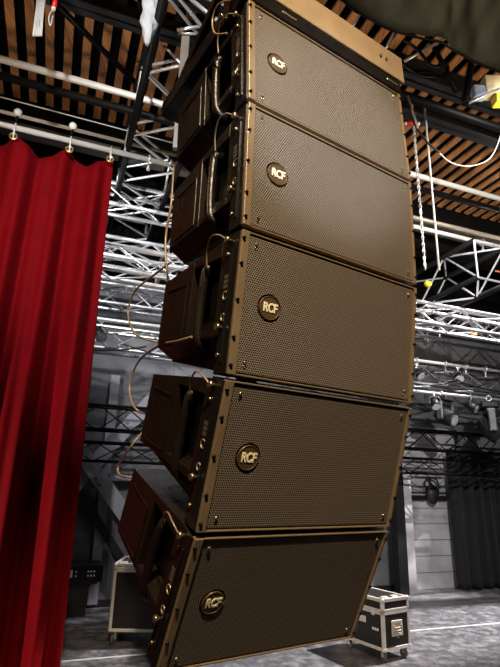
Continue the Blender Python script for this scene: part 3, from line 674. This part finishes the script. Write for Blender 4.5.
# ================================================================== BLACK DRAPE, COLUMNS, BRACES AT THE BACK WALL
bm = B_(); NU, NZ = 160, 24; grid = []
for j in range(NZ + 1):
    t = j / NZ; row = []
    for i in range(NU + 1):
        s = i / NU; u = 6.12 + 3.0 * s
        row.append(bm.verts.new(R(u + .04 * t * (1 - s), 6.86 + .055 * math.sin(2 * PI * s * 13 + t) + .03 * math.sin(2 * PI * s * 29), .60 - 2.07 * t)))
    grid.append(row)
for a, b in zip(grid, grid[1:]):
    for i in range(NU): f = bm.faces.new((a[i], a[i + 1], b[i + 1], b[i])); f.smooth = True
o = new('black_drape', bm, 'black_drape'); sm = o.modifiers.new('thick', 'SOLIDIFY'); sm.thickness = .006
tag(o, 'pleated black stage drape on the back wall at right', 'drape')
bm = B_(); uvbox(bm, (5.00, 6.80, -1.5), (5.16, 6.95, 2.2)); tag(new('column', bm, 'dark_steel'), 'black steel column at the back wall behind the speakers', 'column')
bm = B_(); uvbox(bm, (5.19, 6.84, -1.5), (5.33, 6.98, .3)); tag(new('column', bm, 'boards'), 'pale grey column beside the black one at the back wall', 'column')
def plank(a, b, w, v, m, name, label, cat, bolts=()):
    A, B = Vector((a[0], a[1])), Vector((b[0], b[1])); d = (B - A).normalized(); n = Vector((-d.y, d.x)) * w / 2; q = [A - n, B - n, B + n, A + n]
    bm = B_(); hexa(bm, [R(p.x, v, p.y) for p in q] + [R(p.x, v - .06, p.y) for p in q]); o = tag(new(name, bm, m), label, cat)
    for c in bolts: bb = B_(); cyl(bb, R(c[0], v - .06, c[1]), R(c[0], v - .075, c[1]), .014, 8); new('bolt', bb, 'black_pipe', o)
    return o
def uz(x, y, v): p = on_v(x, y, v); return (p.dot(U), p.z - CH)
A1, B1 = uz(48, 515, 7.0), uz(165, 385, 7.0); A2, B2 = uz(48, 405, 6.9), uz(150, 550, 6.9)
plank(A1, B1, .19, 7.03, 'grey_steel', 'wall_brace', 'wide grey diagonal brace rising to the right between curtain and speakers', 'brace')
plank(A2, B2, .19, 6.93, 'grey_steel', 'wall_brace', 'wide grey diagonal brace with four bolts falling to the right', 'brace', [uz(90, 480, 6.87), uz(93, 487, 6.87), uz(96, 478, 6.87), (uz(99, 485, 6.87))])
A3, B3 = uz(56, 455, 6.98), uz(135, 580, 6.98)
plank(A3, B3, .10, 7.08, 'dark_steel', 'wall_brace', 'narrow black diagonal bar in place of a shadow beneath the grey crossing braces', 'brace')  # solid dark bar modelled as the shadow beside the grey braces
bm = B_(); uvbox(bm, (.72, 6.95, .00), (1.7, 7.08, .09)); tag(new('wall_ledge', bm, 'grey_steel'), 'short pale ledge on the wall behind the lowest speakers', 'ledge')
bm = B_(); uvbox(bm, (.02, 7.06, -1.46), (.32, 7.12, 1.4)); uvbox(bm, (.62, 7.07, -1.46), (.74, 7.12, 1.4)); tag(new('wall_pilaster', bm, 'grey_steel'), 'pair of flat grey uprights on the wall behind the braces', 'pilaster')
# white line on the floor
pts = [on_z(20, 664, -1.5), on_z(300, 638, -1.5), on_z(620, 608, -1.5)]
bm = B_(); uvbox(bm, (-1.5, 5.17, -1.4995), (9.5, 5.205, -1.497)); tag(new('floor_tape', bm, 'white_tape'), 'thin white tape line across the stage floor', 'tape')

# ================================================================== MOVING LIGHTS
def moving_head(p, label, tilt, pan, sc=1.0):
    root = empty('moving_light', p); tag(root, label, 'stage light', 'moving lights hanging from the truss')
    root.rotation_euler = (0, 0, pan); root.scale = (sc,) * 3
    bm = B_(); rbox(bm, (-.14, -.10, -.10), (.14, .10, -.02), .02, 3); new('base', bm, 'fixture', root)
    for s in (-.08, .08):
        bm = B_(); torus(bm, (s, 0, .02), (1, 0, 0), .030, .010, 12, 6); cyl(bm, (s, 0, -.02), (s, 0, 0), .012, 8); new('hook_clamp', bm, 'alu', root)
    for s in (-1, 1):
        bm = B_(); rbox(bm, (s * .165 - .022, -.045, -.38), (s * .165 + .022, .045, -.13), .015, 3); rbox(bm, (min(0, s * .16), -.05, -.155), (max(0, s * .16), .05, -.105), .012, 2)
        new('yoke_arm', bm, 'fixture_grey', root)
    hd = empty('head'); hd.parent = root; hd.location = (0, 0, -.33); hd.rotation_euler = (tilt, 0, 0)
    prof = [(-.15, .03), (-.145, .07), (-.11, .105), (-.02, .125), (.08, .118), (.13, .110), (.15, .100)]
    bm = B_(); n = 20; rr = []
    for z, r in prof: rr.append([bm.verts.new((r * math.cos(2 * PI * k / n), r * math.sin(2 * PI * k / n), -z)) for k in range(n)])
    for A, B in zip(rr, rr[1:]):
        for k in range(n): f = bm.faces.new((A[k], A[(k + 1) % n], B[(k + 1) % n], B[k])); f.smooth = True
    bm.faces.new(rr[0]); bm.faces.new(rr[-1][::-1])
    for k in range(6): box(bm, (-.10, -.005 - .03 + .015 * k, .10), (.10, .0 - .03 + .015 * k, .155))
    new('shell', bm, 'fixture', hd)
    bm = B_(); cyl(bm, (0, 0, -.146), (0, 0, -.160), .088, 24, .080); new('lens', bm, 'glass', hd)
    bm = B_(); torus(bm, (0, 0, -.15), (0, 0, 1), .098, .012, 24, 6); new('lens_ring', bm, 'fixture_grey', hd)
    return root
moving_head(R(5.47, 6.10, 1.38), 'left moving stage light hanging from the truss, lens turned to the room', -1.15, TH + .35, 1.0)
moving_head(R(6.33, 6.10, 1.36), 'right moving stage light, larger and tilted to the picture edge', -.75, TH + .95, 1.3)
# par cans in the truss clutter
def par(p, label, rx, rz, m='fixture', sc=1.0):
    root = empty('par_light', p); tag(root, label, 'stage light', 'par lights on the truss'); root.scale = (sc,) * 3; root.rotation_euler = (0, 0, rz)
    bm = B_(); torus(bm, (0, 0, 0), (0, 1, 0), .03, .009, 12, 6); cyl(bm, (0, 0, -.03), (0, 0, -.09), .008, 8); new('clamp', bm, 'alu', root)
    bm = B_(); tube(bm, [(-.095, 0, -.21), (-.095, 0, -.12), (-.06, 0, -.09), (.06, 0, -.09), (.095, 0, -.12), (.095, 0, -.21)], .008, 6); new('yoke', bm, 'fixture_grey', root)
    c = Vector((0, 0, -.21)); d = Vector((0, -math.cos(rx), -math.sin(rx)))
    bm = B_(); cyl(bm, c - d * .12, c + d * .10, .062, 18, .082); cyl(bm, c - d * .16, c - d * .12, .035, 12, .062); new('can', bm, m, root)
    bm = B_(); cyl(bm, c + d * .101, c + d * .104, .076, 18); new('lens', bm, 'glass', root)
for u, lab, rx, rz in ((4.98, 'small par light on the truss nearest the speakers', .9, .2), (5.75, 'small par light between the two moving lights', .5, -.6), (6.75, 'small par light at the right picture edge', .8, .6)):
    par(R(u, 6.05, 1.84), lab, rx, TH + rz, sc=.8)
par(R(5.25, 6.05, 1.40), 'black par light on the low grey pipe left of the left moving light', .9, TH - .4, sc=.8)
par(R(5.95, 6.05, 1.40), 'black par light on the low grey pipe between the moving lights', .6, TH + .5, sc=.8)
par(R(.35, 6.05, 1.84), 'small par light on the truss between curtain and speakers', .8, TH + .3, sc=.8)

# ================================================================== FLIGHT CASES AND RACK
def caster(parent, x, y, h, rot):
    root = empty('caster'); root.parent = parent; root.location = (x, y, 0); root.rotation_euler = (0, 0, rot)
    bm = B_(); rbox(bm, (-.03, -.03, h - .006), (.03, .03, h), .001, 1)
    for s in (-.016, .016): rbox(bm, (s - .002, -.012, h * .42), (s + .002, .022, h - .004), .001, 1)
    new('fork', bm, 'case_alu', root)
    bm = B_(); cyl(bm, (-.012, .008, h * .42), (.012, .008, h * .42), h * .42, 20); new('wheel', bm, 'wheel', root)
def flight_case(name, label, mx, w, d, h, lid, ch, handle_front=True):
    """local origin: floor point below the middle; x width, y depth (front at -d/2)"""
    root = empty(name, mx=mx); tag(root, label, 'flight case')
    x0, x1, y0, y1, z0, z1 = -w / 2, w / 2, -d / 2, d / 2, ch, ch + h; zl = z1 - lid
    bm = B_(); box(bm, (x0 + .004, y0 + .004, z0 + .004), (x1 - .004, y1 - .004, zl - .001)); new('body', bm, 'case_panel', root)
    bm = B_(); box(bm, (x0 + .004, y0 + .004, zl + .001), (x1 - .004, y1 - .004, z1 - .004)); ld = new('lid', bm, 'case_panel', root)
    e = .030
    bm = B_()
    for x in (x0, x1 - e):
        for y in (y0, y1 - e): rbox(bm, (x, y, z0), (x + e, y + e, zl), .004)
    for z in (z0, zl - .022):
        hh = e if z == z0 else .022
        for y in (y0, y1 - e): rbox(bm, (x0, y, z), (x1, y + e, z + hh), .004)
        for x in (x0, x1 - e): rbox(bm, (x, y0, z), (x + e, y1, z + hh), .004)
    new('edging', bm, 'case_alu', root)
    bm = B_()
    for z in (zl + .002, z1 - e):
        hh = e if z != zl + .002 else .024
        for y in (y0, y1 - e): rbox(bm, (x0, y, z), (x1, y + e, z + hh), .004)
        for x in (x0, x1 - e): rbox(bm, (x, y0, z), (x + e, y1, z + hh), .004)
    for x in (x0, x1 - e):
        for y in (y0, y1 - e): rbox(bm, (x, y, zl + .002), (x + e, y + e, z1), .004)
    new('lid_edging', bm, 'case_alu', ld)
    for x in (x0, x1):
        for y in (y0, y1):
            for z in (z0, z1):
                bm = B_(); sx = 1 if x < 0 else -1; sy = 1 if y < 0 else -1; sz = 1 if z == z0 else -1
                sphere(bm, (x + sx * .014, y + sy * .014, z + sz * .014), .021)
                new('ball_corner', bm, 'case_alu', root if z == z0 else ld)
    zc = (z0 + zl) / 2 + .02
    if handle_front:
        hp = empty('handle'); hp.parent = root; hp.location = (0, y0, zc); hp.scale = (1.25, 1, 1.2)
        bm = B_(); rbox(bm, (-.058, -.006, -.052), (.058, .001, .052), .012, 3) if False else None
        bm.free(); bm = B_()
        for a, b in (((-.058, -.006, .034), (.058, .003, .054)), ((-.058, -.006, -.054), (.058, .003, -.034)), ((-.058, -.006, -.04), (-.038, .003, .04)), ((.038, -.006, -.04), (.058, .003, .04))): rbox(bm, a, b, .003)
        box(bm, (-.04, .000, -.036), (.04, .003, .036)); new('dish', bm, 'case_alu', hp)
        bm = B_(); rbox(bm, (-.034, -.016, -.012), (.034, -.004, .006), .004); tube(bm, [(-.036, -.004, .022), (-.036, -.013, .0), (-.030, -.014, -.014), (.030, -.014, -.014), (.036, -.013, 0), (.036, -.004, .022)], .004, 6, 3)
        new('grip', bm, 'ring', hp)
        bm = B_(); cyl(bm, (.01, y0, z0 + .10), (.01, y0 - .004, z0 + .10), .006, 10); new('rivet', bm, 'case_alu', root)
    for yy in (-.14, .14) if d > .4 else (0,):
        for sx in (-1, 1):
            X = sx * w / 2; a, b = sorted((X, X + sx * .006))
            bm = B_(); rbox(bm, (a, yy - .022, zl - .035), (b, yy + .022, zl + .025), .002, 1); cyl(bm, (X, yy, zl - .012), (X + sx * .012, yy, zl - .012), .014, 12)
            new('latch', bm, 'case_alu', root)
    for sx in (-1,):
        X = sx * w / 2; a, b = sorted((X, X + sx * .006)); bm = B_(); rbox(bm, (a, -.05, zc + .02), (b, .05, zc + .075), .003); new('side_handle', bm, 'case_alu', root)
        bm = B_(); a, b = sorted((X - .0, X + sx * .002))
        for k in range(3): box(bm, (a, -.20 + k * .028, zc - .02), (b, -.18 + k * .028, zc + .002))
        new('print', bm, 'white_print', root)
    for y in (y0 + .05, y1 - .05):                     # fittings laid in the lid rim
        for k in range(2):
            bm = B_(); rbox(bm, (x0 + .045 + k * .13, y - .02, z1 - .004), (x0 + .12 + k * .13, y + .02, z1 + .010), .003); new('lid_fitting', bm, 'case_alu', ld)
    for x in (x0 + .045, x1 - .045):
        for y in (y0 + .045, y1 - .045): caster(root, x, y, ch, random.uniform(-.6, .6))
    return root
def zrot(p, a, floor=0.0):
    m = Matrix.Rotation(a, 4, 'Z'); m.translation = Vector((p[0], p[1], floor)); return m
w, d = .36, .52; a = .577
c0 = on_z(384.4, 652.8, -1.41); ex = Vector((math.cos(a), math.sin(a), 0)); ey = Vector((-math.sin(a), math.cos(a), 0))
cc = c0 + ex * w / 2 + ey * d / 2
flight_case('flight_case', 'black flight case with aluminium edges on casters, on the floor right of the lowest speaker', zrot(cc, a), w, d, .43, .115, .09)
w, d = .62, .50; a = .03
c0 = on_z(108, 632, -1.38); ex = Vector((math.cos(a), math.sin(a), 0)); ey = Vector((-math.sin(a), math.cos(a), 0)); cc = c0 + ex * w / 2 + ey * d / 2
r_ = ray(115, 563); topz = CH + r_.z * (c0.y / r_.y)
flight_case('flight_case', 'black flight case half hidden behind the lowest speakers at left', zrot(cc, a), w, d, topz - .12, .06, .12, False)

# equipment rack at left wall
mx = uvmat(on_v(76, 612, 6.72)); mx.translation.z = 0
root = empty('equipment_rack', mx=mx); tag(root, 'black equipment rack with lit-looking control panel beside the red curtain', 'rack')
root['label'] = 'black equipment rack with small pale panel buttons beside the red curtain'
bm = B_(); rbox(bm, (-.40, -.02, 0), (.10, .38, .34), .008); new('cabinet', bm, 'case_panel', root)
bm = B_(); rbox(bm, (-.42, -.06, .36), (.25, .36, .54), .008); un = new('amplifier', bm, 'fixture', root)
bm = B_(); rbox(bm, (-.30, -.066, .42), (-.09, -.060, .50), .004, 1); new('display', bm, 'plastic_white', un)
for k in range(8):
    bm = B_(); z = .425 + (k % 2) * .045; x = -.06 + .034 * (k // 2) + .10 * (k >= 2); box(bm, (x, -.067, z), (x + .018, -.060, z + .018)); new('button', bm, 'plastic_white', un)
bm = B_(); rbox(bm, (-.40, -.04, .338), (.20, .36, .362), .004); new('shelf', bm, 'case_panel', root)
# solid dark dome and bracket standing in for a shadow on the pale boards
root = empty('wall_shadow_form', R(5.87, 7.0, -.02)); root.rotation_euler = (0, 0, TH); tag(root, 'small rounded dark grey form standing in for a shadow on the pale boarded wall', 'fixture')
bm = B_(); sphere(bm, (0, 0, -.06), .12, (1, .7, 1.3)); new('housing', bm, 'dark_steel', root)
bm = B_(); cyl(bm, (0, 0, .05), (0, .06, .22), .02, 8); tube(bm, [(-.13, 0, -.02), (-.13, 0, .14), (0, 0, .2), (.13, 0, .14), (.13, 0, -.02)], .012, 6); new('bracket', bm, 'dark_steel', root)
